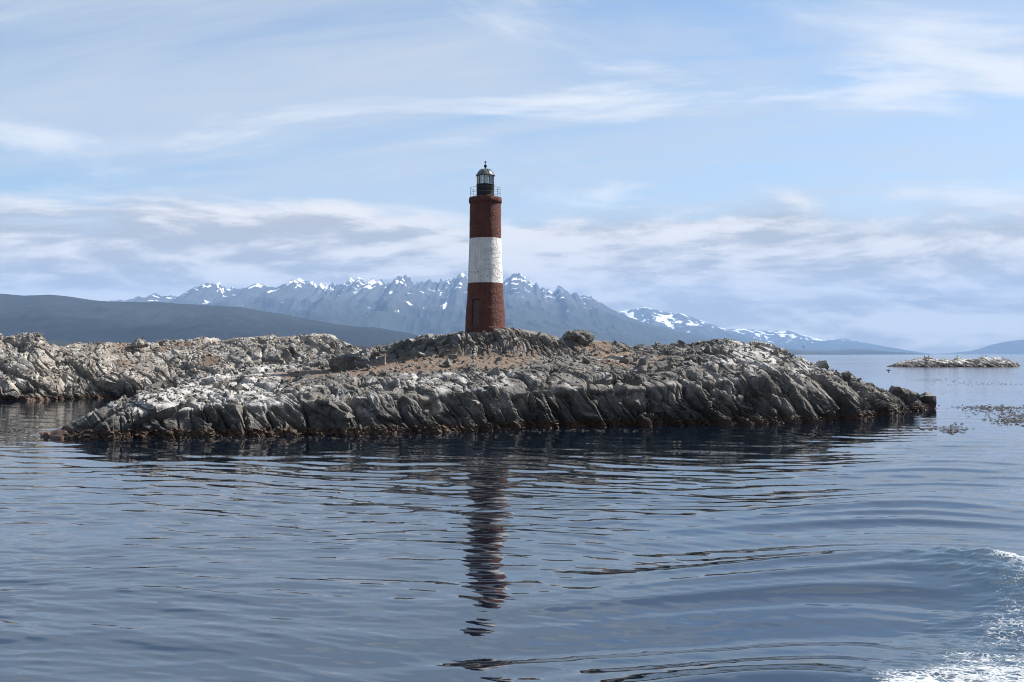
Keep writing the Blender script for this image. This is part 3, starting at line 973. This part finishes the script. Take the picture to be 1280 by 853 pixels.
def boulder(label, px, py, D, size, seed, mat, rot=(0, 0, 0), sub=3, group=None, amp=0.18, box=0.5):
    me0 = hull_mesh('boulder', seed, 22, size, box)
    bm = bmesh.new()
    bm.from_mesh(me0)
    bmesh.ops.triangulate(bm, faces=bm.faces)
    bmesh.ops.subdivide_edges(bm, edges=bm.edges, cuts=7, use_grid_fill=True)
    bmesh.ops.triangulate(bm, faces=bm.faces)
    bm.normal_update()
    P = np.array([v.co[:] for v in bm.verts])
    N = np.array([v.normal[:] for v in bm.verts])
    d = strata_displace(P + seed * 3.7, N, 30, amp, seed, 0.6)
    Q = P + N * d[:, None]
    for v, q in zip(bm.verts, Q):
        v.co = q
    bm.to_mesh(me0)
    bm.free()
    o = link('boulder', me0, mat)
    o.location = tuple(float(a) for a in at(px, py, D))
    o.rotation_euler = rot
    tag(o, label, 'boulder', group or 'large boulders on the rock island')
    return o


boulder('blunt dark boulder standing at the right end of the island', 1157, 502, 89.0, (0.95, 0.9, 0.85), 5, ROCK, (0.1, 0.35, 0.2), box=0.8)
boulder('rounded black boulder just behind the last boulder of the island tip', 1127, 496, 84.6, (1.25, 1.0, 0.80), 9, ROCK, (0.0, 0.3, 0.5))
boulder('dark angular boulder at the left end of the earthy ledge', 432, 455, 71.2, (1.35, 0.9, 0.85), 12, ROCK, (0.1, -0.25, 0.3))
boulder('upright dark boulder on the right slope of the island', 1026, 458, 78.6, (0.55, 0.5, 0.55), 15, ROCK, (0.1, 0.4, 0.1))
boulder('pointed rocky knoll on the skyline right of the lighthouse', 722, 424, 76.0, (1.6, 1.1, 1.0), 18, ROCK, (0, 0, 0.2), amp=0.4, box=1.15)
boulder('low dark boulder on the skyline of the pale left shore', 172, 429, 118.0, (1.2, 1.0, 0.6), 22, ROCK_PALE, (0.1, 0.2, 0.2), box=1.0, group='large boulders on the pale shore')


# ---------------------------------------------------------------- lighthouse
S = 75.0 / FPX                       # metres per photograph pixel at the lighthouse
LX, LY = (606.7 - 640) * S, 75.0
def zz(py): return CAM_H + (HORIZON - py) * S
BASE_Z = zz(412)
lh = empty('lighthouse', (LX, LY, BASE_Z))
tag(lh, 'red and white banded brick lighthouse with black lantern on the rock island', 'lighthouse')
def lz(py): return zz(py) - BASE_Z


def lathe(name, prof, mat, parent=lh, n=64, smooth=True, cap=False, wob=0.0, seed=0):
    prof = np.array(prof, float)
    a = np.linspace(0, 2 * math.pi, n, endpoint=False)
    r = prof[:, 0][:, None] * np.ones(n)[None, :]
    z = prof[:, 1][:, None] * np.ones(n)[None, :]
    if wob:
        q = np.stack([np.cos(a)[None, :] * 3 + 0 * r, np.sin(a)[None, :] * 3 + 0 * r, z * 2.5], -1)
        r = r + wob * fbm(q, 4, 0.6, seed)
    V = np.stack([r * np.cos(a), r * np.sin(a), z], -1)
    m = len(prof)
    i = np.arange(m - 1)[:, None] * n + np.arange(n)[None, :]
    j = np.arange(m - 1)[:, None] * n + (np.arange(n) + 1)[None, :] % n
    F = np.stack([i, j, j + n, i + n], -1).reshape(-1, 4)
    me = mesh_np(name, V, F, smooth)
    if cap:
        bm = bmesh.new()
        bm.from_mesh(me)
        bm.verts.ensure_lookup_table()
        bm.faces.new([bm.verts[k] for k in range(n)][::-1])
        bm.faces.new([bm.verts[(m - 1) * n + k] for k in range(n)])
        bm.to_mesh(me)
        bm.free()
    o = link(name, me, mat, parent)
    return o


def tower_r(py):
    return np.interp(py, [247, 298.6, 354.4, 380, 384, 385.5, 400, 410, 430], [19.4, 19.9, 21.9, 23.3, 23.6, 24.0, 24.8, 25.2, 25.6]) * S


def tower_band(name, label, p0, p1, mat, seed, rows, door=False):
    pys = np.linspace(p0, p1, rows)
    if not door:
        o = lathe(name, [(tower_r(p), lz(p)) for p in pys][::-1], mat, n=96, wob=0.022, seed=seed)
    else:
        # wall with a doorway recess facing the sea at the left of the axis
        n = 120
        dc, dw, dtop = R(270 - 28), 0.33 / (24.4 * S), 375.0
        ang = [dc - dw - 1e-4, dc - dw, dc + dw, dc + dw + 1e-4] + [dc + dw + (2 * math.pi - 2 * dw) * (k + 1) / (n + 1) for k in range(n)]
        ang += [dc - dw + 2 * dw * k / 6 for k in range(1, 6)]
        ang = np.array(sorted(a % (2 * math.pi) for a in ang))
        ps = np.array(sorted(list(pys) + [dtop, dtop - 0.01]))[::-1]
        A, Pp = np.meshgrid(ang, ps)
        r = tower_r(Pp)
        z = lz(Pp)
        q = np.stack([np.cos(A) * 3, np.sin(A) * 3, z * 2.5], -1)
        r = r + 0.022 * fbm(q, 4, 0.6, seed)
        da = np.abs((A - dc + math.pi) % (2 * math.pi) - math.pi)
        r = np.where((da <= dw + 2e-5) & (Pp >= dtop - 0.001), r - 0.16, r)
        V = np.stack([r * np.cos(A), r * np.sin(A), z], -1)
        m, nn = A.shape
        i = np.arange(m - 1)[:, None] * nn + np.arange(nn)[None, :]
        j = np.arange(m - 1)[:, None] * nn + (np.arange(nn) + 1)[None, :] % nn
        F = np.stack([i, j, j + nn, i + nn], -1).reshape(-1, 4)
        o = link(name, mesh_np(name, V, F, False), mat, lh)
        # the door itself, a slightly curved leaf of planks with frame and handle
        def arc_box(nm, a0, a1, py0, py1, r_in, r_out, mt, par):
            k = 6
            vv = []
            for t_ in range(k + 1):
                aa = a0 + (a1 - a0) * t_ / k
                for pp in (py1, py0):
                    rr = tower_r(pp) if True else 0
                    for dr in (r_in, r_out):
                        vv.append(((rr + dr) * math.cos(aa), (rr + dr) * math.sin(aa), lz(pp)))
            ff = []
            for t_ in range(k):
                b, c = 4 * t_, 4 * t_ + 4
                ff += [(b, c, c + 1, b + 1), (b + 2, b + 3, c + 3, c + 2), (b, b + 2, c + 2, c), (b + 1, c + 1, c + 3, b + 3)]
            ff += [(0, 1, 3, 2), (4 * k, 4 * k + 2, 4 * k + 3, 4 * k + 1)]
            return link(nm, mesh_np(nm, np.array(vv), np.array(ff)), mt, par)
        dr = arc_box('door', dc - dw * 0.96, dc + dw * 0.96, 375.8, 409, -0.135, -0.09, RED_DARK, lh)
        tag(dr, 'dark red door set back in the base of the tower')
        for k in range(4):
            a0 = dc - dw * 0.84 + dw * 1.68 * k / 4
            arc_box('plank', a0 + 0.006, a0 + dw * 0.42 - 0.006, 377.5, 408.5, -0.089, -0.072, RED_DARK, dr)
        arc_box('handle', dc + dw * 0.62, dc + dw * 0.74, 391, 393.5, -0.07, -0.03, BLACK, dr)
    tag(o, label)
    return o


tower_band('tower_band', 'lower red painted band of the tower', 354.4, 428, RED, 1, 60, door=True)
tower_band('tower_band', 'white painted band of the tower with black chips', 298.6, 354.4, WHITE, 2, 40)
tower_band('tower_band', 'upper red painted band of the tower', 252.5, 298.6, RED, 3, 34)
cor = lathe('cornice', [(19.3 * S, lz(254.2)), (20.6 * S, lz(253.8)), (20.7 * S, lz(251)), (20.5 * S, lz(248.2)), (20.2 * S, lz(247.2)), (8 * S, lz(246.9))], RED, n=96, wob=0.015, seed=4)
# plinth course at the foot
lathe('base_course', [(25.1 * S, lz(428)), (25.5 * S, lz(411.5)), (25.4 * S, lz(408.6)), (24.6 * S, lz(408.2))], RED, n=72, wob=0.03, seed=6)
# lantern drum
drum = lathe('lantern_drum', [(11.1 * S, lz(247)), (11.1 * S, lz(231.4)), (11.4 * S, lz(231.2)), (11.4 * S, lz(230.5)), (10.2 * S, lz(230.4))], BLACK, n=48)
lathe('drum_ring', [(11.15 * S, lz(245.6)), (11.5 * S, lz(245.4)), (11.5 * S, lz(244.6)), (11.15 * S, lz(244.4))], BLACK, drum, n=48)
# glazing: ten panes between black bars
NP = 10
glz = empty('lantern_glazing', (0, 0, 0))
glz.parent = lh
ra = 10.6 * S


def bar(name, p, q, r, mat, parent, n=6):
    p, q = Vector(p), Vector(q)
    d = (q - p)
    mt = d.to_track_quat('Z', 'Y').to_matrix()
    vv = []
    for e in (p, q):
        for k in range(n):
            a = 2 * math.pi * k / n
            vv.append(e + mt @ Vector((r * math.cos(a), r * math.sin(a), 0)))
    ff = [(k, (k + 1) % n, n + (k + 1) % n, n + k) for k in range(n)]
    me = bpy.data.meshes.new(name)
    me.from_pydata([v[:] for v in vv], [], ff + [tuple(range(n))[::-1], tuple(range(n, 2 * n))])
    return link(name, me, mat, parent)


for k in range(NP):
    a0 = 2 * math.pi * (k + 0.3) / NP
    a1 = 2 * math.pi * (k + 1.3) / NP
    c0, s0, c1, s1 = math.cos(a0), math.sin(a0), math.cos(a1), math.sin(a1)
    zb, zt = lz(230.3), lz(219.8)
    bar('mullion', (ra * c0, ra * s0, zb), (ra * c0, ra * s0, zt), 0.022, BLACK, glz)
    v = []
    for rr in (ra, ra - 0.008):
        v += [(rr * c0, rr * s0, zb), (rr * c1, rr * s1, zb), (rr * c1, rr * s1, zt), (rr * c0, rr * s0, zt)]
    me = bpy.data.meshes.new('pane')
    me.from_pydata(v, [], [(0, 1, 2, 3), (7, 6, 5, 4), (0, 4, 5, 1), (1, 5, 6, 2), (2, 6, 7, 3), (3, 7, 4, 0)])
    link('pane', me, GLASS, glz)
lens = lathe('lamp_lens', [(0.05, lz(230.3)), (0.16, lz(230.2)), (0.19, lz(228.5)), (0.24, lz(227.6)), (0.20, lz(226.8)), (0.26, lz(225.8)), (0.26, lz(224.8)), (0.20, lz(223.8)), (0.24, lz(223.0)), (0.19, lz(222.1)), (0.12, lz(220.6)), (0.03, lz(220.0))], LENSM, n=24)
lathe('lens_pedestal', [(0.10, lz(231.5)), (0.10, lz(230.2)), (0.02, lz(230.1))], BLACK, lens, n=12)
# roof
dome = lathe('dome_roof', [(10.4 * S, lz(219.9)), (12.2 * S, lz(219.8)), (12.3 * S, lz(218.9)), (10.9 * S, lz(218.3)), (10.3 * S, lz(217.0)), (9.0 * S, lz(215.0)), (7.0 * S, lz(213.0)), (4.6 * S, lz(211.7)), (2.0 * S, lz(211.0)), (1.0 * S, lz(210.6))], IRON, n=48)
for k in range(10):
    a = 2 * math.pi * (k + 0.3) / 10
    pts = [(11.0, 218.3), (10.4, 216.9), (9.1, 214.85), (7.05, 212.8), (4.6, 211.5)]
    pp = [(r_ * S * math.cos(a), r_ * S * math.sin(a), lz(y_)) for r_, y_ in pts]
    me = bpy.data.meshes.new('roof_rib')
    vv, ff = [], []
    tx, ty = -math.sin(a) * 0.015, math.cos(a) * 0.015
    for (x_, y_, z_) in pp:
        vv += [(x_ - tx, y_ - ty, z_ - 0.01), (x_ + tx, y_ + ty, z_ - 0.01), (x_ + tx, y_ + ty, z_ + 0.03), (x_ - tx, y_ - ty, z_ + 0.03)]
    for j in range(len(pp) - 1):
        for e in range(4):
            ff.append((4 * j + e, 4 * j + (e + 1) % 4, 4 * j + 4 + (e + 1) % 4, 4 * j + 4 + e))
    me.from_pydata(vv, [], ff)
    link('roof_rib', me, IRON, dome)
vent = lathe('ventilator_ball', [(1.0 * S, lz(211.0)), (1.1 * S, lz(210.0)), (0.8 * S, lz(209.4)), (1.7 * S, lz(208.6)), (2.0 * S, lz(207.4)), (1.7 * S, lz(206.2)), (0.8 * S, lz(205.2)), (0.3 * S, lz(204.6)), (0.25 * S, lz(203.6)), (0.05 * S, lz(203.4))], BLACK, n=20)
rod = bar('lightning_rod', (0, 0, lz(204)), (0, 0, lz(200.6)), 0.014, BLACK, lh)
# wind vane: tail plate and pointer
me = bpy.data.meshes.new('wind_vane')
z0, z1 = lz(203.2), lz(201.4)
vv = [(x_, y_, z_) for y_ in (-0.008, 0.008) for x_, z_ in ((-0.09, z0), (0.10, z0 + 0.02), (0.03, z1), (-0.05, z1 - 0.02))]
me.from_pydata(vv, [], [(0, 1, 2, 3), (7, 6, 5, 4), (0, 4, 5, 1), (1, 5, 6, 2), (2, 6, 7, 3), (3, 7, 4, 0)])
link('wind_vane', me, BLACK, rod)
# gallery railing
rl = empty('gallery_railing', (0, 0, 0))
rl.parent = lh
rr = 18.7 * S


def ring(name, r, z, t, mat, parent, n=48, k=6):
    a = np.linspace(0, 2 * math.pi, n, endpoint=False)
    b = np.linspace(0, 2 * math.pi, k, endpoint=False)
    A, B = np.meshgrid(a, b, indexing='ij')
    V = np.stack([(r + t * np.cos(B)) * np.cos(A), (r + t * np.cos(B)) * np.sin(A), z + t * np.sin(B)], -1)
    F = [(i * k + j, ((i + 1) % n) * k + j, ((i + 1) % n) * k + (j + 1) % k, i * k + (j + 1) % k) for i in range(n) for j in range(k)]
    return link(name, mesh_np(name, V, np.array(F), True), mat, parent)


ring('rail', rr, lz(235.2), 0.013, RAIL, rl)
ring('rail', rr, lz(240.9), 0.012, RAIL, rl)
for k in range(8):
    a = 2 * math.pi * (k + 0.25) / 8
    bar('post', (rr * math.cos(a), rr * math.sin(a), lz(247.3)), (rr * math.cos(a), rr * math.sin(a), lz(234.9)), 0.013, RAIL, rl)

# ---------------------------------------------------------------- marker post on the ledge
def skin_mesh(name, verts, edges, rad, sub=2, root=0):
    me = bpy.data.meshes.new(name)
    me.from_pydata(verts, edges, [])
    o = bpy.data.objects.new(name, me)
    COL.objects.link(o)
    o.modifiers.new('skin', 'SKIN')
    sd = o.modifiers.new('sub', 'SUBSURF')
    sd.levels = sd.render_levels = sub
    for i, r_ in enumerate(rad):
        sv = me.skin_vertices[0].data[i]
        sv.radius = (r_, r_) if not isinstance(r_, tuple) else r_
        sv.use_root = (i == root)
    dg = bpy.context.evaluated_depsgraph_get()
    ev = o.evaluated_get(dg)
    res = bpy.data.meshes.new_from_object(ev)
    bpy.data.objects.remove(o)
    for p in res.polygons:
        p.use_smooth = True
    return res


mp = at(480.5, 463, 70.4)
def surf_z(V, x, y):
    d = (V[..., 0] - x) ** 2 + (V[..., 1] - y) ** 2
    return float(V[..., 2].ravel()[np.argmin(d)])
post = empty('marker_post', (float(mp[0]), float(mp[1]), surf_z(ISL_V, mp[0], mp[1]) - 0.05))
tag(post, 'short bleached wooden post standing on the earthy ledge', 'post')
bar('shaft', (0, 0, -0.1), (0.04, 0, 0.85), 0.055, WOOD, post, 8)
bar('cross_piece', (-0.14, -0.06, 0.66), (0.2, -0.06, 0.70), 0.035, WOOD, post, 6)

# ---------------------------------------------------------------- birds
def flying_bird(label, px, py, D, span, yaw, roll, wing):
    h = span / 2
    verts = [(0, 0, 0), (0, .16 * span, .01), (0, .32 * span, .03 * span), (0, .42 * span, .035 * span), (0, -.16 * span, 0), (0, -.30 * span, -.01),
             (-.14 * span, .05 * span, wing * .10 * span), (-.30 * span, .02 * span, wing * .16 * span), (-h, -.08 * span, wing * .02 * span),
             (.14 * span, .05 * span, wing * .10 * span), (.30 * span, .02 * span, wing * .16 * span), (h, -.08 * span, wing * .02 * span)]
    edges = [(0, 1), (1, 2), (2, 3), (0, 4), (4, 5), (1, 6), (6, 7), (7, 8), (1, 9), (9, 10), (10, 11)]
    s = span
    rad = [.075 * s, .065 * s, .028 * s, .022 * s, .055 * s, .02 * s, (.06 * s, .025 * s), (.055 * s, .018 * s), (.02 * s, .01 * s), (.06 * s, .025 * s), (.055 * s, .018 * s), (.02 * s, .01 * s)]
    me = skin_mesh('cormorant', verts, edges, rad, 2)
    o = link('cormorant', me, FEATHER)
    o.location = tuple(float(a) for a in at(px, py, D))
    o.rotation_euler = (0, roll, yaw)
    tag(o, label, 'bird', 'cormorants in flight')


flying_bird('black cormorant flying low over the water beside the small islet', 1111, 463, 150, 1.05, R(70), R(-25), -1.6)
flying_bird('small dark bird flying above the skyline of the island', 1004, 434, 190, 0.9, R(-60), R(35), 1.5)


def standing_bird():
    verts = [(0, 0, .10), (0, .02, .24), (0, .06, .38), (0, .03, .50), (0, .06, .60), (0, .15, .61), (0, -.10, .02), (-.05, .02, 0), (.05, .02, 0)]
    edges = [(0, 1), (1, 2), (2, 3), (3, 4), (4, 5), (0, 6), (0, 7), (0, 8)]
    return skin_mesh('perched_cormorant', verts, edges, [.08, .10, .085, .04, .042, .014, .03, .02, .02], 1)


SB = standing_bird()
SB.materials.append(FEATHER)
def perch(label, V, px, rot, group, s=1.0, lift=0.0):
    # highest point of the rock in that column
    cx = V[..., 0] / V[..., 1] * FPX + 640
    m = np.abs(cx - px) < 0.9
    vv = V[m]
    el_ = (vv[:, 2] - CAM_H) / vv[:, 1]
    p = vv[np.argmax(el_)]
    o = bpy.data.objects.new('perched_cormorant', SB)
    COL.objects.link(o)
    o.location = (float(p[0]), float(p[1]), float(p[2]) - 0.03 + lift)
    o.rotation_euler = (0, 0, rot)
    o.scale = (s, s, s)
    tag(o, label, 'bird', group)


perch('single black cormorant perched on the skyline of the pale left shore', BACK_V, 178, R(-70), 'perched cormorants', 1.0)
for i, (px, lab) in enumerate(((1155, 'black cormorant on the whitest peak of the distant islet'), (1161, 'black cormorant just right of the whitest islet peak'), (1196, 'black cormorant on the tan hump in the middle of the distant islet'), (1227, 'black cormorant left of the pair on the right half of the islet'), (1233, 'black cormorant right of its neighbour on the right half of the islet'), (1252, 'black cormorant nearest the right end of the distant islet'))):
    perch(lab, ISLET_V, px, R(40 * i), 'perched cormorants', 1.3)

# ---------------------------------------------------------------- floating kelp
def kelp(label, blobs, n, seed):
    r = np.random.default_rng(seed)
    av, af, base = [], [], 0
    for i in range(n):
        px, py, rx, ry = blobs[r.integers(len(blobs))]
        qx, qy = px + r.normal() * rx, py + r.normal() * ry
        if qy < 447:
            continue
        D = sea_d(qy)
        x, y = (qx - 640) / FPX * D, D
        L = r.uniform(0.06, 0.26)
        wd = L * r.uniform(0.12, 0.35)
        a = r.normal() * 0.6
        bend = r.normal() * 0.25 * L
        pts = []
        for k in range(4):
            t_ = k / 3 - 0.5
            cx, cy = L * t_, bend * (4 * t_ * t_ - 1)
            hw = wd * (1 - 1.6 * t_ * t_) * 0.5
            zc = 0.022 + 0.03 * r.random() * (1 - 4 * t_ * t_)
            for sgn, dz_ in ((-1, 0.0), (1, 0.008)):
                X = cx * math.cos(a) - (cy + sgn * hw) * math.sin(a)
                Y = cx * math.sin(a) + (cy + sgn * hw) * math.cos(a)
                pts.append((x + X, y + Y, zc + dz_))
                pts.append((x + X, y + Y, zc + dz_ - 0.02))
        av += pts
        for k in range(3):
            b = base + 4 * k
            af += [(b, b + 4, b + 6, b + 2), (b + 1, b + 3, b + 7, b + 5), (b, b + 1, b + 5, b + 4), (b + 2, b + 6, b + 7, b + 3)]
        af += [(base, base + 2, base + 3, base + 1), (base + 12, base + 13, base + 15, base + 14)]
        base += 16
    me = mesh_np('kelp', np.array(av), np.array(af))
    o = link('kelp', me, KELPM)
    tag(o, label, kind='stuff')


kelp('dark kelp fronds floating in a patch right of the island tip', [(1255, 512, 26, 2.0), (1270, 519, 22, 3.0), (1235, 510, 22, 1.5), (1265, 526, 14, 3)], 620, 2)
kelp('thin line of kelp fronds floating in front of the island tip', [(1165, 537, 28, 1.2), (1195, 535, 10, 2.5), (1150, 536, 20, 1.5), (1190, 540, 4, 1)], 130, 3)
kelp('scattered kelp fronds floating between the tip and the islet', [(1180, 477, 30, 1.0), (1160, 475, 14, 1.0), (1230, 480, 30, 1.2)], 150, 4)
kelp('small raft of kelp floating in the left inlet', [(8, 538, 12, 1.0), (-20, 537, 14, 1.2)], 60, 5)
kelp('loose kelp fronds drifting along the shaded island shore', [(360, 549, 50, 1.2), (520, 546, 50, 1.2), (720, 539, 60, 1.0), (250, 551, 40, 1.0)], 160, 6)

# ---------------------------------------------------------------- haze
HB = (-27500.0, 27500.0, -2000.0, 29500.0, -8.0, 1750.0)
hm, ht = material('sea_air')
pv = ht.n('ShaderNodeVolumePrincipled', {'Color': (0.37, 0.60, 1.0), 'Density': 4.3e-5, 'Anisotropy': 0.0})
ht.n('ShaderNodeOutputMaterial', {'Volume': pv})
x0, x1, y0, y1, z0, z1 = HB
hv = [(x, y, z) for z in (z0, z1) for x, y in ((x0, y0), (x1, y0), (x1, y1), (x0, y1))]
hme = bpy.data.meshes.new('haze')
hme.from_pydata(hv, [], [(3, 2, 1, 0), (4, 5, 6, 7), (0, 1, 5, 4), (1, 2, 6, 5), (2, 3, 7, 6), (3, 0, 4, 7)])
hz = link('haze', hme, hm)
tag(hz, 'thin blue haze over the sea and mountains', kind='stuff')
